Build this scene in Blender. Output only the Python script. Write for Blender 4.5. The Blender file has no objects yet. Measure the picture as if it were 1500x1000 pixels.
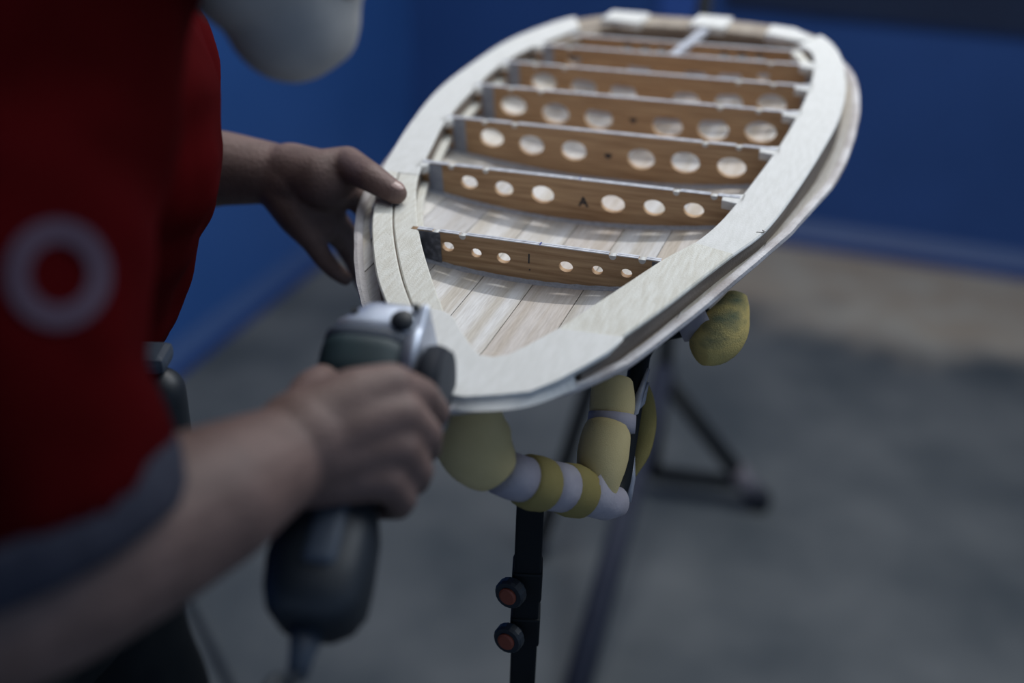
import bpy, bmesh, math, random
import numpy as np
from mathutils import Vector, Matrix, noise
from mathutils.bvhtree import BVHTree

# ---------------------------------------------------------------- camera frame
F = 1650.0
HC = 1.50
upc = np.array([.0294, -.873, -.486]); upc /= np.linalg.norm(upc)
fwc = np.array([0, 0, 1.]) - upc[2] * upc; fwc /= np.linalg.norm(fwc)
rtc = np.cross(fwc, upc)
C2W = np.array([rtc, fwc, upc])

def cw(X):                      # camera-axes point (x right, y down, z ahead) to world
    v = C2W @ np.array(X, float)
    return Vector((v[0], v[1], v[2] + HC))
def dw(X):
    v = C2W @ np.array(X, float); return Vector(v)
def P(px, py, z):               # point at a measured image bearing and depth z in metres
    return cw(((px - 750) / F * z, (py - 500) / F * z, z))
def floor_pt(px, py):
    d = dw(((px - 750) / F, (py - 500) / F, 1.0)); t = -HC / d.z
    return Vector((d.x * t, d.y * t, 0))

S = bpy.context.scene
cam = bpy.data.cameras.new('camera'); co = bpy.data.objects.new('camera', cam); S.collection.objects.link(co)
R = Matrix((dw((1, 0, 0)), dw((0, -1, 0)), dw((0, 0, -1)))).transposed().to_4x4()
co.matrix_world = Matrix.Translation((0, 0, HC)) @ R
cam.sensor_width = 36; cam.lens = F * 36 / 1500; cam.clip_start = .02
cam.dof.use_dof = True; cam.dof.focus_distance = .785; cam.dof.aperture_fstop = 1.9; cam.dof.aperture_blades = 9
S.camera = co

w = bpy.data.worlds.new('world'); S.world = w; w.use_nodes = True
w.node_tree.nodes['Background'].inputs[0].default_value = (.34, .47, .70, 1)
w.node_tree.nodes['Background'].inputs[1].default_value = .56
S.view_settings.view_transform = 'Standard'; S.view_settings.look = 'None'
S.view_settings.exposure = 0.0; S.view_settings.gamma = 1; S.view_settings.use_curve_mapping = False

# board axes (measured): r across the ribs, c along the centre seam, n out of the open side
def nz(v): v = np.array(v, float); return v / np.linalg.norm(v)
rb = -nz([-5026, -821, F]); cb = nz([721, -1100, F]); nb = nz(np.cross(rb, cb))
if nb[1] > 0: nb = -nb
cb = np.cross(nb, rb)
if cb[2] < 0: cb = -cb
SC = 1.1
OB = -.34 * SC * nb + rb * (-.224 * SC)
BR, BC, BN = dw(rb), dw(cb), dw(nb)
BM = Matrix.Translation(cw(OB)) @ Matrix((BR, BC, BN)).transposed().to_4x4()
def bw(u, v, h):                # board millimetres to world
    return BM @ Vector((u / 1000, v / 1000, h / 1000))
def onb(px, py, h=0):           # bearing to board millimetres on level h
    d = np.array([(px - 750) / F, (py - 500) / F, 1.]); t = (-.34 * SC + h / 1000) / (d @ nb); X = d * t - OB
    return (X @ rb * 1000, X @ cb * 1000)

def area(name, loc, xdir, ydir_target, sx, sy, power, col):
    l = bpy.data.lights.new(name, 'AREA'); l.shape = 'RECTANGLE'; l.size = sx; l.size_y = sy; l.energy = power; l.color = col
    o = bpy.data.objects.new(name, l); S.collection.objects.link(o)
    zd = (Vector(loc) - Vector(ydir_target)).normalized(); xd = Vector(xdir); xd = (xd - xd.dot(zd) * zd).normalized()
    yd = zd.cross(xd)
    o.matrix_world = Matrix.Translation(loc) @ Matrix((xd, yd, zd)).transposed().to_4x4()
    return o
bc_ = bw(0, 800, 0)
LP = bc_ + BC * 1.15 + Vector((0, 0, 1.55))
area('ceiling_tube_light', LP, BR, LP - Vector((0, .25, 1)), 1.25, .035, 25, (1, .985, .965))
area('side_fill_light', (1.55, 1.45, 2.55), (0, 1, 0), (-1.4, 1.2, 1.1), 1.2, .6, 19, (.84, .92, 1))  # added fill from the right, brightens the left wall; no fixture there
area('overhead_fill_light', (.35, 1.05, 2.78), (1, 0, 0), (.35, 1.05, 0), 2.2, 1.6, 15, (.88, .94, 1))  # added soft fill from above, in place of further tube rows

# ---------------------------------------------------------------- materials
def mat(name, col, rough=.6, metal=0, col2=None, scale=(30, 30, 30), detail=4, ramp=(.35, .65), bump=0, bscale=60, coat=0, spec=.5, extra=None, coords='Object'):
    m = bpy.data.materials.new(name); m.use_nodes = True; nt = m.node_tree; b = nt.nodes['Principled BSDF']
    b.inputs['Base Color'].default_value = (*col, 1); b.inputs['Roughness'].default_value = rough; b.inputs['Metallic'].default_value = metal
    b.inputs['Coat Weight'].default_value = coat; b.inputs['Specular IOR Level'].default_value = spec
    tc = nt.nodes.new('ShaderNodeTexCoord'); mp = nt.nodes.new('ShaderNodeMapping'); nt.links.new(tc.outputs[coords], mp.inputs[0])
    mp.inputs['Scale'].default_value = scale
    n = nt.nodes.new('ShaderNodeTexNoise'); n.inputs['Scale'].default_value = 1; n.inputs['Detail'].default_value = detail
    nt.links.new(mp.outputs[0], n.inputs[0])
    if col2 is not None:
        r = nt.nodes.new('ShaderNodeValToRGB'); r.color_ramp.elements[0].position = ramp[0]; r.color_ramp.elements[1].position = ramp[1]
        r.color_ramp.elements[0].color = (*col, 1); r.color_ramp.elements[1].color = (*col2, 1)
        nt.links.new(n.outputs[0], r.inputs[0]); nt.links.new(r.outputs[0], b.inputs['Base Color'])
    if bump:
        n2 = nt.nodes.new('ShaderNodeTexNoise'); n2.inputs['Scale'].default_value = bscale; n2.inputs['Detail'].default_value = 6
        nt.links.new(tc.outputs['Object'], n2.inputs[0])
        bp = nt.nodes.new('ShaderNodeBump'); bp.inputs['Strength'].default_value = bump; bp.inputs['Distance'].default_value = .002
        nt.links.new(n2.outputs[0], bp.inputs['Height']); nt.links.new(bp.outputs[0], b.inputs['Normal'])
    return m
M = {}
M['pale'] = mat('pale_balsa', (.60, .575, .50), .75, col2=(.70, .69, .63), scale=(420, 60, 300), detail=8, ramp=(.35, .65), bump=.35, bscale=900)
M['white'] = mat('sanded_white_wood', (.63, .625, .595), .7, col2=(.69, .685, .66), scale=(300, 60, 300), detail=8, bump=.2, bscale=700)
M['dull'] = mat('dull_wood', (.27, .225, .18), .75, col2=(.36, .31, .25), scale=(90, 12, 90), detail=5, bump=.2, bscale=500)
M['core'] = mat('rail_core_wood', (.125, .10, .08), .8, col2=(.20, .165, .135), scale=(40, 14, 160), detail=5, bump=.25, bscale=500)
M['rib'] = mat('rib_plywood', (.34, .195, .095), .6, col2=(.56, .37, .205), scale=(22, 60, 420), detail=10, ramp=(.30, .68), bump=.15, bscale=400)
M['ribhi'] = mat('rib_edge_highlight', (.75, .76, .80), .25, col2=(.55, .56, .60), scale=(200, 10, 10), spec=.8)
M['glue'] = mat('glue_fillet', (.40, .42, .47), .4, col2=(.52, .54, .60), scale=(300, 300, 300), bump=.5, bscale=900, spec=.7)
M['glass'] = mat('fibre_patch', (.085, .095, .12), .35, col2=(.24, .26, .31), scale=(240, 240, 240), ramp=(.42, .72), bump=.2, bscale=700, spec=.8)
M['resin'] = mat('pale_resin', (.24, .27, .34), .35, col2=(.32, .35, .42), scale=(120, 120, 120), spec=.7)
M['mark'] = mat('marker_ink', (.012, .018, .03), .6)
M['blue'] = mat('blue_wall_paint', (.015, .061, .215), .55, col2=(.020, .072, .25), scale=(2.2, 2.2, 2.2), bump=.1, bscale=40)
M['bluehi'] = mat('blue_paint_lit_slope', (.035, .075, .20), .5, col2=(.042, .088, .22), scale=(3, 3, 3))  # wall blue with the light caught by the sloping moulding put into the colour
M['bluelo'] = mat('blue_paint_shaded_face', (.010, .045, .20), .5, col2=(.013, .053, .22), scale=(3, 3, 3))  # same blue, shade of the upright face put into the colour
M['bluedk'] = mat('dark_blue_rail_paint', (.006, .015, .045), .6, col2=(.008, .02, .055), scale=(3, 3, 3))
M['skin'] = mat('skin', (.130, .080, .067), .6, col2=(.175, .110, .093), scale=(45, 45, 45), bump=.35, bscale=330)
M['nail'] = mat('nail', (.33, .22, .19), .3)
M['shirt'] = mat('red_cotton', (.040, .0012, .0018), .95, col2=(.065, .002, .003), scale=(8, 8, 8), bump=.2, bscale=900, spec=.03)
M['print'] = mat('white_print', (.075, .052, .075), .9, spec=.1)
M['print2'] = mat('faded_print', (.048, .007, .012), .9, spec=.1)
M['cuff'] = mat('grey_rib_knit', (.026, .028, .043), .9, col2=(.036, .038, .055), scale=(90, 90, 20), spec=.2)
M['pants'] = mat('black_trousers', (.006, .009, .011), .9, col2=(.010, .013, .015), scale=(20, 20, 20), spec=.2)
M['maskm'] = mat('dust_mask_cloth', (.40, .39, .375), .9, col2=(.46, .445, .42), scale=(60, 60, 60), bump=.2, bscale=400, spec=.2)
M['hair'] = mat('black_hair', (.008, .007, .006), .6)
M['eye'] = mat('eye', (.02, .015, .01), .2)
M['shoe'] = mat('shoe_leather', (.02, .02, .022), .5)
M['silver'] = mat('cast_aluminium', (.55, .60, .70), .42, metal=.6, col2=(.46, .51, .61), scale=(80, 80, 80), bump=.1)
M['green'] = mat('dark_teal_plastic', (.006, .024, .031), .6, col2=(.008, .030, .038), scale=(40, 40, 40))
M['blackp'] = mat('black_plastic', (.010, .014, .019), .5, col2=(.014, .019, .026), scale=(40, 40, 40))
M['bluegrey'] = mat('blue_grey_label', (.05, .065, .09), .5)
M['pad'] = mat('black_rubber', (.010, .013, .021), .7, col2=(.014, .018, .026), scale=(60, 60, 60), spec=.25)
M['foam'] = mat('yellow_foam', (.60, .475, .23), .9, col2=(.68, .545, .28), scale=(24, 24, 24), bump=.3, bscale=1400, spec=.15)
M['foamb'] = mat('olive_foam', (.27, .215, .075), .9, col2=(.33, .265, .10), scale=(30, 30, 30), bump=.3, bscale=1400, spec=.15)
M['foamd'] = mat('dirty_foam', (.60, .46, .17), .9, col2=(.13, .16, .10), scale=(26, 26, 60), ramp=(.46, .66), bump=.6, bscale=900, spec=.15)
M['tape'] = mat('masking_tape', (.34, .31, .35), .7, col2=(.40, .37, .40), scale=(50, 50, 50), bump=.2, bscale=300)
M['clear'] = mat('clear_tape', (.26, .27, .31), .3, col2=(.36, .37, .41), scale=(80, 80, 200), spec=.8)
M['steel'] = mat('black_steel', (.004, .006, .007), .6, col2=(.006, .008, .010), scale=(20, 20, 20), spec=.25)
M['steelb'] = mat('blue_black_steel', (.024, .028, .046), .7, col2=(.03, .035, .055), scale=(20, 20, 20), spec=.3)
M['orange'] = mat('orange_plastic', (.22, .05, .025), .6)
M['ceil'] = mat('ceiling_paint', (.35, .37, .40), .9)

# floor: grey-green concrete, with a tan dusty strip lying along the right wall
def floor_mat(wp, wn):
    m = bpy.data.materials.new('dusty_concrete'); m.use_nodes = True; nt = m.node_tree; b = nt.nodes['Principled BSDF']
    b.inputs['Roughness'].default_value = .7; b.inputs['Specular IOR Level'].default_value = .3
    L = nt.links.new
    g = nt.nodes.new('ShaderNodeNewGeometry')
    def nse(sc, det):
        n = nt.nodes.new('ShaderNodeTexNoise'); n.inputs['Scale'].default_value = sc; n.inputs['Detail'].default_value = det; L(g.outputs['Position'], n.inputs[0]); return n
    def ramp(src, p0, c0, p1, c1):
        r = nt.nodes.new('ShaderNodeValToRGB'); e = r.color_ramp.elements; e[0].position = p0; e[0].color = c0; e[1].position = p1; e[1].color = c1; L(src, r.inputs[0]); return r
    base = ramp(nse(3.2, 8).outputs[0], .34, (.062, .073, .082, 1), .66, (.124, .134, .139, 1))
    tan = ramp(nse(5, 6).outputs[0], .35, (.32, .265, .205, 1), .65, (.38, .35, .295, 1))
    sub = nt.nodes.new('ShaderNodeVectorMath'); sub.operation = 'SUBTRACT'; L(g.outputs['Position'], sub.inputs[0]); sub.inputs[1].default_value = wp
    dt = nt.nodes.new('ShaderNodeVectorMath'); dt.operation = 'DOT_PRODUCT'; L(sub.outputs[0], dt.inputs[0]); dt.inputs[1].default_value = wn
    ad = nt.nodes.new('ShaderNodeMath'); ad.operation = 'MULTIPLY_ADD'; L(nse(1.6, 4).outputs[0], ad.inputs[0]); ad.inputs[1].default_value = -.9; L(dt.outputs['Value'], ad.inputs[2])
    k = ramp(ad.outputs[0], .0, (1, 1, 1, 1), .22, (0, 0, 0, 1))
    mx = nt.nodes.new('ShaderNodeMix'); mx.data_type = 'RGBA'; L(k.outputs[0], mx.inputs[0]); L(base.outputs[0], mx.inputs[6]); L(tan.outputs[0], mx.inputs[7])
    L(mx.outputs[2], b.inputs['Base Color'])
    bp = nt.nodes.new('ShaderNodeBump'); bp.inputs['Strength'].default_value = .2; bp.inputs['Distance'].default_value = .003
    L(nse(60, 6).outputs[0], bp.inputs['Height']); L(bp.outputs[0], b.inputs['Normal'])
    return m

# ---------------------------------------------------------------- helpers
def tag(o, label=None, cat=None, group=None, kind=None):
    if label: o['label'] = label
    if cat: o['category'] = cat
    if group: o['group'] = group
    if kind: o['kind'] = kind
    return o
def empty(name, loc, label, cat, rot=None):
    o = bpy.data.objects.new(name, None); S.collection.objects.link(o)
    o.matrix_world = rot if rot is not None else Matrix.Translation(loc)
    o.empty_display_size = .05
    return tag(o, label, cat)
WM = {}                                        # world matrices of the things (nothing is evaluated yet)
def link(name, me, m, parent=None, world=True, smooth=False):
    """parent: the mesh is in world coordinates when world, else in its parent's"""
    o = bpy.data.objects.new(name, me); S.collection.objects.link(o)
    if m is not None: me.materials.clear(); me.materials.append(m)
    if smooth: me.polygons.foreach_set('use_smooth', [True] * len(me.polygons))
    if parent is not None:
        o.parent = parent
        if world:
            p = parent; c = p.matrix_world.copy()
            while p.parent: p = p.parent; c = p.matrix_world.copy()
            me.transform(c.inverted())
    elif world:                                # set the origin at the thing's foot
        n = len(me.vertices); a = np.empty(n * 3); me.vertices.foreach_get('co', a); a = a.reshape(-1, 3)
        ctr = Vector(((a[:, 0].min() + a[:, 0].max()) / 2, (a[:, 1].min() + a[:, 1].max()) / 2, a[:, 2].min()))
        me.transform(Matrix.Translation(-ctr)); o.location = ctr
    return o
def bm_mesh(bm, name='m'):
    bmesh.ops.recalc_face_normals(bm, faces=bm.faces)
    me = bpy.data.meshes.new(name); bm.to_mesh(me); bm.free(); return me
def baked(o):                                  # evaluated copy of an object's mesh, the object removed
    dg = bpy.context.evaluated_depsgraph_get(); dg.update()
    me = bpy.data.meshes.new_from_object(o.evaluated_get(dg)); d = o.data
    bpy.data.objects.remove(o)
    return me
def plate(outer, holes, th, bevel=0.0):
    """flat plate in XY, thickness th about z=0, with holes cut through"""
    cu = bpy.data.curves.new('c', 'CURVE'); cu.dimensions = '2D'; cu.fill_mode = 'BOTH'
    cu.extrude = max(th / 2 - bevel, 1e-5); cu.bevel_depth = bevel; cu.bevel_resolution = 1
    for pts in [outer] + holes:
        s = cu.splines.new('POLY'); s.points.add(len(pts) - 1); s.use_cyclic_u = True
        for p, q in zip(s.points, pts): p.co = (q[0], q[1], 0, 1)
    o = bpy.data.objects.new('c', cu); S.collection.objects.link(o); return baked(o)
def spline(pts, n=8, closed=False):
    pts = [np.array(p, float) for p in pts]; out = []; N = len(pts)
    for i in range(N if closed else N - 1):
        p1, p2 = pts[i], pts[(i + 1) % N]
        p0 = pts[(i - 1) % N] if closed or i > 0 else 2 * p1 - p2
        p3 = pts[(i + 2) % N] if closed or i + 2 < N else 2 * p2 - p1
        for k in range(n):
            t = k / n
            out.append(.5 * ((2 * p1) + (-p0 + p2) * t + (2 * p0 - 5 * p1 + 4 * p2 - p3) * t * t + (-p0 + 3 * p1 - 3 * p2 + p3) * t ** 3))
    if not closed: out.append(pts[-1])
    return out
def tube_bm(bm, path, radii, seg=16, cap=True, rounded=False, flat=1.0):
    """sweep a circle along a path of Vectors"""
    path = [Vector(p) for p in path]; n = len(path)
    if not hasattr(radii, '__len__'): radii = [radii] * n
    radii = list(radii)
    if rounded:                                # soft ends
        d0 = (path[0] - path[1]).normalized(); d1 = (path[-1] - path[-2]).normalized(); r0, r1 = radii[0], radii[-1]
        hs = [(.35, .93), (.62, .72), (.75, .40)]
        path = [path[0] + d0 * r0 * a * rounded for a, _ in reversed(hs)] + path + [path[-1] + d1 * r1 * a * rounded for a, _ in hs]
        radii = [r0 * b for _, b in reversed(hs)] + radii + [r1 * b for _, b in hs]; n = len(path)
    rings = []; up = None
    for i in range(n):
        t = (path[min(i + 1, n - 1)] - path[max(i - 1, 0)]).normalized()
        if up is None: up = t.orthogonal().normalized()
        up = (up - t * up.dot(t)).normalized(); sd = t.cross(up)
        rings.append([bm.verts.new(path[i] + (up * math.cos(a) * flat + sd * math.sin(a)) * radii[i]) for a in [2 * math.pi * k / seg for k in range(seg)]])
    for a, b in zip(rings, rings[1:]):
        for k in range(seg): bm.faces.new((a[k], a[(k + 1) % seg], b[(k + 1) % seg], b[k]))
    if cap: bm.faces.new(rings[0][::-1]); bm.faces.new(rings[-1])
def tube(name, path, radii, m, parent=None, smooth=True, **k):
    bm = bmesh.new(); tube_bm(bm, path, radii, **k); return link(name, bm_mesh(bm), m, parent, smooth=smooth)
def box_bm(bm, mtx, sx, sy, sz, bev=0):
    b2 = bmesh.new(); bmesh.ops.create_cube(b2, size=1, matrix=Matrix.Diagonal((sx, sy, sz, 1)))
    if bev: bmesh.ops.bevel(b2, geom=list(b2.edges), offset=bev, segments=2, affect='EDGES', profile=.6)
    b2.transform(mtx); me = bpy.data.meshes.new('t'); b2.to_mesh(me); b2.free(); bm.from_mesh(me); bpy.data.meshes.remove(me)
def cyl_bm(bm, mtx, prof, seg=28):
    """lathe: prof = [(z, r)...] about local z"""
    rings = [[bm.verts.new(mtx @ Vector((r * math.cos(2 * math.pi * k / seg), r * math.sin(2 * math.pi * k / seg), z))) for k in range(seg)] for z, r in prof]
    for a, b in zip(rings, rings[1:]):
        for k in range(seg): bm.faces.new((a[k], a[(k + 1) % seg], b[(k + 1) % seg], b[k]))
    bm.faces.new(rings[0][::-1]); bm.faces.new(rings[-1])
def blob(parts, voxel, smooth_it=6, sm=.5):
    """one continuous skin over tapered limbs: parts = [(p0, r0, p1, r1)] or (centre, (rx,ry,rz), rot)"""
    bm = bmesh.new()
    for q in parts:
        if len(q) == 4:
            p0, r0, p1, r1 = q; p0 = Vector(p0); p1 = Vector(p1); d = p1 - p0; L = max(d.length, 1e-6)
            up = d.normalized().orthogonal().normalized(); sd = d.normalized().cross(up); dn = d.normalized()
            mt = Matrix.Translation(p0) @ Matrix((up, sd, dn)).transposed().to_4x4()
            k = (r0 - r1) / L; k = max(-.95, min(.95, k)); cs = math.sqrt(1 - k * k); prof = []
            a0 = math.asin(k)
            for i in range(7): a = -math.pi / 2 + (a0 + math.pi / 2) * i / 6; prof.append((r0 * math.sin(a), max(r0 * math.cos(a), 1e-5)))
            for i in range(7): a = a0 + (math.pi / 2 - a0) * i / 6; prof.append((L + r1 * math.sin(a), max(r1 * math.cos(a), 1e-5)))
            cyl_bm(bm, mt, prof, 20)
        elif len(q) == 5:                      # flat-ended cone
            p0, r0, p1, r1, _ = q; p0 = Vector(p0); p1 = Vector(p1); d = p1 - p0
            up = d.normalized().orthogonal().normalized(); sd = d.normalized().cross(up)
            cyl_bm(bm, Matrix.Translation(p0) @ Matrix((up, sd, d.normalized())).transposed().to_4x4(), [(0, r0), (d.length, r1)], 32)
        else:
            c, rr, rot = q; mt = Matrix.Translation(c) @ (rot or Matrix.Identity(4)) @ Matrix.Diagonal((*rr, 1))
            bmesh.ops.create_uvsphere(bm, u_segments=24, v_segments=14, radius=1, matrix=mt)
    me = bm_mesh(bm); o = bpy.data.objects.new('t', me); S.collection.objects.link(o)
    md = o.modifiers.new('r', 'REMESH'); md.mode = 'VOXEL'; md.voxel_size = voxel
    md = o.modifiers.new('s', 'SMOOTH'); md.factor = sm; md.iterations = smooth_it
    return baked(o)

# ---------------------------------------------------------------- room shell
l0, l1 = floor_pt(274, 531), floor_pt(459, 387)
r0, r1 = floor_pt(1164, 356), floor_pt(1500, 406)
dl = (l1 - l0).normalized(); dr = (r1 - r0).normalized()
den = dl.x * dr.y - dl.y * dr.x; tt = ((r0.x - l0.x) * dr.y - (r0.y - l0.y) * dr.x) / den
corner = l0 + dl * tt
nl = Vector((dl.y, -dl.x, 0)); nr = Vector((dr.y, -dr.x, 0))
if nr.y > 0: nr = -nr
if nl.x < 0: nl = -nl
HW = 2.9
def wall_slab(name, a, b, z0, z1, n, th, m, kind='structure', off=0.0):
    bm = bmesh.new(); v = []
    for zz in (z0, z1):
        for p in (a + n * off, b + n * off, b + n * (off + th), a + n * (off + th)): v.append(bm.verts.new((p.x, p.y, zz)))
    for f in ((0, 1, 2, 3), (4, 5, 6, 7), (0, 1, 5, 4), (1, 2, 6, 5), (2, 3, 7, 6), (3, 0, 4, 7)): bm.faces.new([v[i] for i in f])
    return tag(link(name, bm_mesh(bm), m), kind=kind)
la = corner - dl * 5.2; rb_ = corner + dr * 5.2
wall_slab('wall_left', la, corner, 0, HW, nl, -.12, mat('blue_wall_paint_lit', (.020, .086, .285), .55, col2=(.027, .10, .32), scale=(2.2, 2.2, 2.2), bump=.1, bscale=40))  # wall blue made lighter: the stronger light on this wall is in the colour
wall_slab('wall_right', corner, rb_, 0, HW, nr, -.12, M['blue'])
def skirting(name, a, b, n, h=.085):
    # plain board, then a slanting moulding on its top
    d = (b - a).normalized()
    wall_slab(name, a, b, 0, h * .42, n, .030, M['bluelo'])
    bm = bmesh.new(); v = []
    for p in (a, b):
        for o_, z in ((0, h * .42), (.030, h * .42), (.024, h * .5), (.0, h)): q = p + n * o_; v.append(bm.verts.new((q.x, q.y, z)))
    for i in range(4): bm.faces.new((v[i], v[(i + 1) % 4], v[4 + (i + 1) % 4], v[4 + i]))
    bm.faces.new(v[:4]); bm.faces.new(v[4:][::-1])
    tag(link(name.replace('baseboard', 'trim'), bm_mesh(bm), M['bluehi']), kind='structure')
skirting('baseboard_left', la, corner, nl); skirting('baseboard_right', corner, rb_, nr)
def wall_h(px, py, p, n):                      # where a bearing meets a wall
    d = dw(((px - 750) / F, (py - 500) / F, 1.)); t = (p.x * n.x + p.y * n.y) / (d.x * n.x + d.y * n.y)
    return Vector((d.x * t, d.y * t, HC + d.z * t))
# dark rail along the right wall near the top of view, and the pale-blue panel strip beside it
ra = wall_h(1060, 24, r0, nr); re_ = wall_h(1500, 30, r0, nr)
za = (ra.z + re_.z) / 2
wall_slab('trim_1', Vector((ra.x, ra.y, 0)), rb_, za, za + .16, nr, .02, M['bluedk'])
sa = wall_h(968, 10, r0, nr); sb = wall_h(1030, 10, r0, nr)
wall_slab('trim_2', Vector((sa.x, sa.y, 0)), Vector((sb.x, sb.y, 0)), sa.z - .03, HW - .1, nr, .025, mat('bright_blue_strip', (.03, .09, .34), .5, col2=(.035, .10, .36), scale=(3, 3, 3)))
fc = [la + nl * 0, corner, rb_, rb_ + nr * 5.2, Vector((la.x, -2.6, 0))]
def slab_poly(name, pts, z0, z1, m):
    bm = bmesh.new(); a = [bm.verts.new((p.x, p.y, z0)) for p in pts]; b = [bm.verts.new((p.x, p.y, z1)) for p in pts]
    bm.faces.new(a); bm.faces.new(b); n = len(pts)
    for i in range(n): bm.faces.new((a[i], a[(i + 1) % n], b[(i + 1) % n], b[i]))
    return tag(link(name, bm_mesh(bm), m), kind='structure')
slab_poly('floor', fc, -.1, 0, floor_mat(tuple(r0), tuple(nr)))
slab_poly('ceiling', fc, HW, HW + .1, M['ceil'])

# ---------------------------------------------------------------- the board
board = empty('board_frame', None, 'pale wooden hollow board frame with seven drilled ribs, held over the padded stand', 'board frame', rot=BM)
def blink(name, me, m, parent=None, smooth=False): return link(name, me, m, parent or board, world=False, smooth=smooth)
PAIRS = [((83, 527), (50, 548)), ((97, 563), (58, 566)), ((113, 603), (76, 611)), ((127, 643), (97, 664)), ((142, 685), (112, 694)),
         ((157, 727), (124, 735)), ((168, 793), (133, 795)), ((178, 883), (143, 880)), ((183, 960), (148, 960)), ((179, 1040), (148, 1040)),
         ((164, 1121), (140, 1109)), ((140, 1172), (122, 1135)), ((105, 1198), (98, 1160)), ((62, 1209), (60, 1172)), ((8, 1212), (8, 1176)),
         ((-53, 1211), (-50, 1175)), ((-95, 1201), (-88, 1163)), ((-125, 1178), (-108, 1140)), ((-146, 1145), (-124, 1105)), ((-170, 1082), (-142, 1060)),
         ((-181, 1000), (-152, 1008)), ((-184, 930), (-152, 940)), ((-177, 862), (-147, 864)), ((-167, 802), (-137, 812)), ((-155, 749), (-123, 750)),
         ((-133, 690), (-102, 699)), ((-115, 649), (-78, 652)), ((-85, 594), (-47, 601)), ((-58, 555), (-20, 560))]
NS = 6
OUT = spline([p[0] for p in PAIRS], NS); INN = spline([p[1] for p in PAIRS], NS)
wcx = [470, 478, 503, 526, 560, 664, 775, 871, 954, 1020, 1100, 1160, 1215]; wcy = [5, 6.5, 13.5, 19.5, 26, 31, 37, 44, 46, 46, 40, 32, 26]
def skin_w(u, v):
    return -np.interp(v, wcx, wcy) + np.interp(v, [480, 664, 871, 1100, 1210], [.0010, .0010, .0006, .0006, .0004]) * u * u
SKR = [(470.5, 18), (476, 30), (484, 46), (492, 55), (506, 66), (530, 84), (560, 101), (592, 115), (654, 140), (739, 167), (775, 175), (856, 188), (929, 194), (1000, 194), (1057, 190), (1117, 178), (1175, 150), (1205, 110), (1217, 60), (1219, 5)]
SKL = [(470.5, 14), (476, 4), (486, -8), (512, -34), (540, -56), (582, -90), (615, -111), (651, -130), (693, -149), (730, -161), (800, -176), (860, -187), (929, -194), (1000, -192), (1057, -186), (1117, -171), (1150, -156), (1185, -130), (1206, -100), (1217, -55), (1219, 0)]
def sk_r(v): return np.interp(v, [a for a, b in SKR], [b for a, b in SKR])
def sk_l(v): return np.interp(v, [a for a, b in SKL], [b for a, b in SKL])
def plank_mesh(u0, u1, gap=.35, th=3.6, nu=5):
    vs = np.concatenate([np.arange(470.8, 530, 3.), np.arange(530, 1190, 11.), np.arange(1190, 1219, 3.)])
    bm = bmesh.new(); rows = []
    for v in vs:
        a = max(u0 + gap, sk_l(v)); b = min(u1 - gap, sk_r(v))
        if b - a < .6: 
            if rows: break
            continue
        top = []; bot = []
        for k in range(nu):
            u = a + (b - a) * k / (nu - 1); wz = skin_w(u, v)
            top.append(bm.verts.new((u / 1000, v / 1000, wz / 1000))); bot.append(bm.verts.new((u / 1000, v / 1000, (wz - th) / 1000)))
        rows.append(top + bot[::-1])
    n = 2 * nu
    for a, b in zip(rows, rows[1:]):
        for k in range(n): bm.faces.new((a[k], a[(k + 1) % n], b[(k + 1) % n], b[k]))
    bm.faces.new(rows[0]); bm.faces.new(rows[-1][::-1])
    return bm_mesh(bm)
tints = [(.62, .58, .54), (.55, .53, .52), (.66, .63, .59), (.53, .51, .50), (.66, .64, .62), (.67, .655, .64), (.59, .54, .50), (.60, .585, .57), (.63, .585, .54), (.66, .64, .61), (.60, .57, .53)]
def plank_mat(i, c):
    """lengthwise grain, lighter and darker bands across the plank's width"""
    m = bpy.data.materials.new('plank_wood_%d' % i); m.use_nodes = True; nt = m.node_tree; b = nt.nodes['Principled BSDF']; L = nt.links.new
    b.inputs['Roughness'].default_value = .62; b.inputs['Specular IOR Level'].default_value = .35
    tc = nt.nodes.new('ShaderNodeTexCoord')
    def nz_(sc, off, det=5):
        mp = nt.nodes.new('ShaderNodeMapping'); mp.inputs['Scale'].default_value = sc; mp.inputs['Location'].default_value = off; L(tc.outputs['Object'], mp.inputs[0])
        n = nt.nodes.new('ShaderNodeTexNoise'); n.inputs['Scale'].default_value = 1; n.inputs['Detail'].default_value = det; L(mp.outputs[0], n.inputs[0]); return n
    a = nz_((700, 60, 1), (i * 3.1, i, 0)); d = nz_((95, 2.2, 1), (i * 7.7, i * 2, 0), 3)
    r1_ = nt.nodes.new('ShaderNodeValToRGB'); e = r1_.color_ramp.elements; e[0].position = .3; e[0].color = (c[0] * .86, c[1] * .85, c[2] * .84, 1); e[1].position = .62; e[1].color = (c[0] * 1.05, c[1] * 1.06, c[2] * 1.07, 1)
    L(a.outputs[0], r1_.inputs[0])
    r2 = nt.nodes.new('ShaderNodeValToRGB'); e = r2.color_ramp.elements; e[0].position = .36; e[0].color = (.80, .75, .67, 1); e[1].position = .60; e[1].color = (1, 1, 1, 1); L(d.outputs[0], r2.inputs[0])
    mx = nt.nodes.new('ShaderNodeMix'); mx.data_type = 'RGBA'; mx.blend_type = 'MULTIPLY'; mx.inputs[0].default_value = 1; L(r1_.outputs[0], mx.inputs[6]); L(r2.outputs[0], mx.inputs[7]); L(mx.outputs[2], b.inputs['Base Color'])
    bp = nt.nodes.new('ShaderNodeBump'); bp.inputs['Strength'].default_value = .5; bp.inputs['Distance'].default_value = .0006; L(a.outputs[0], bp.inputs['Height']); L(bp.outputs[0], b.inputs['Normal'])
    return m
ks = list(range(-6, 5))
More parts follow.
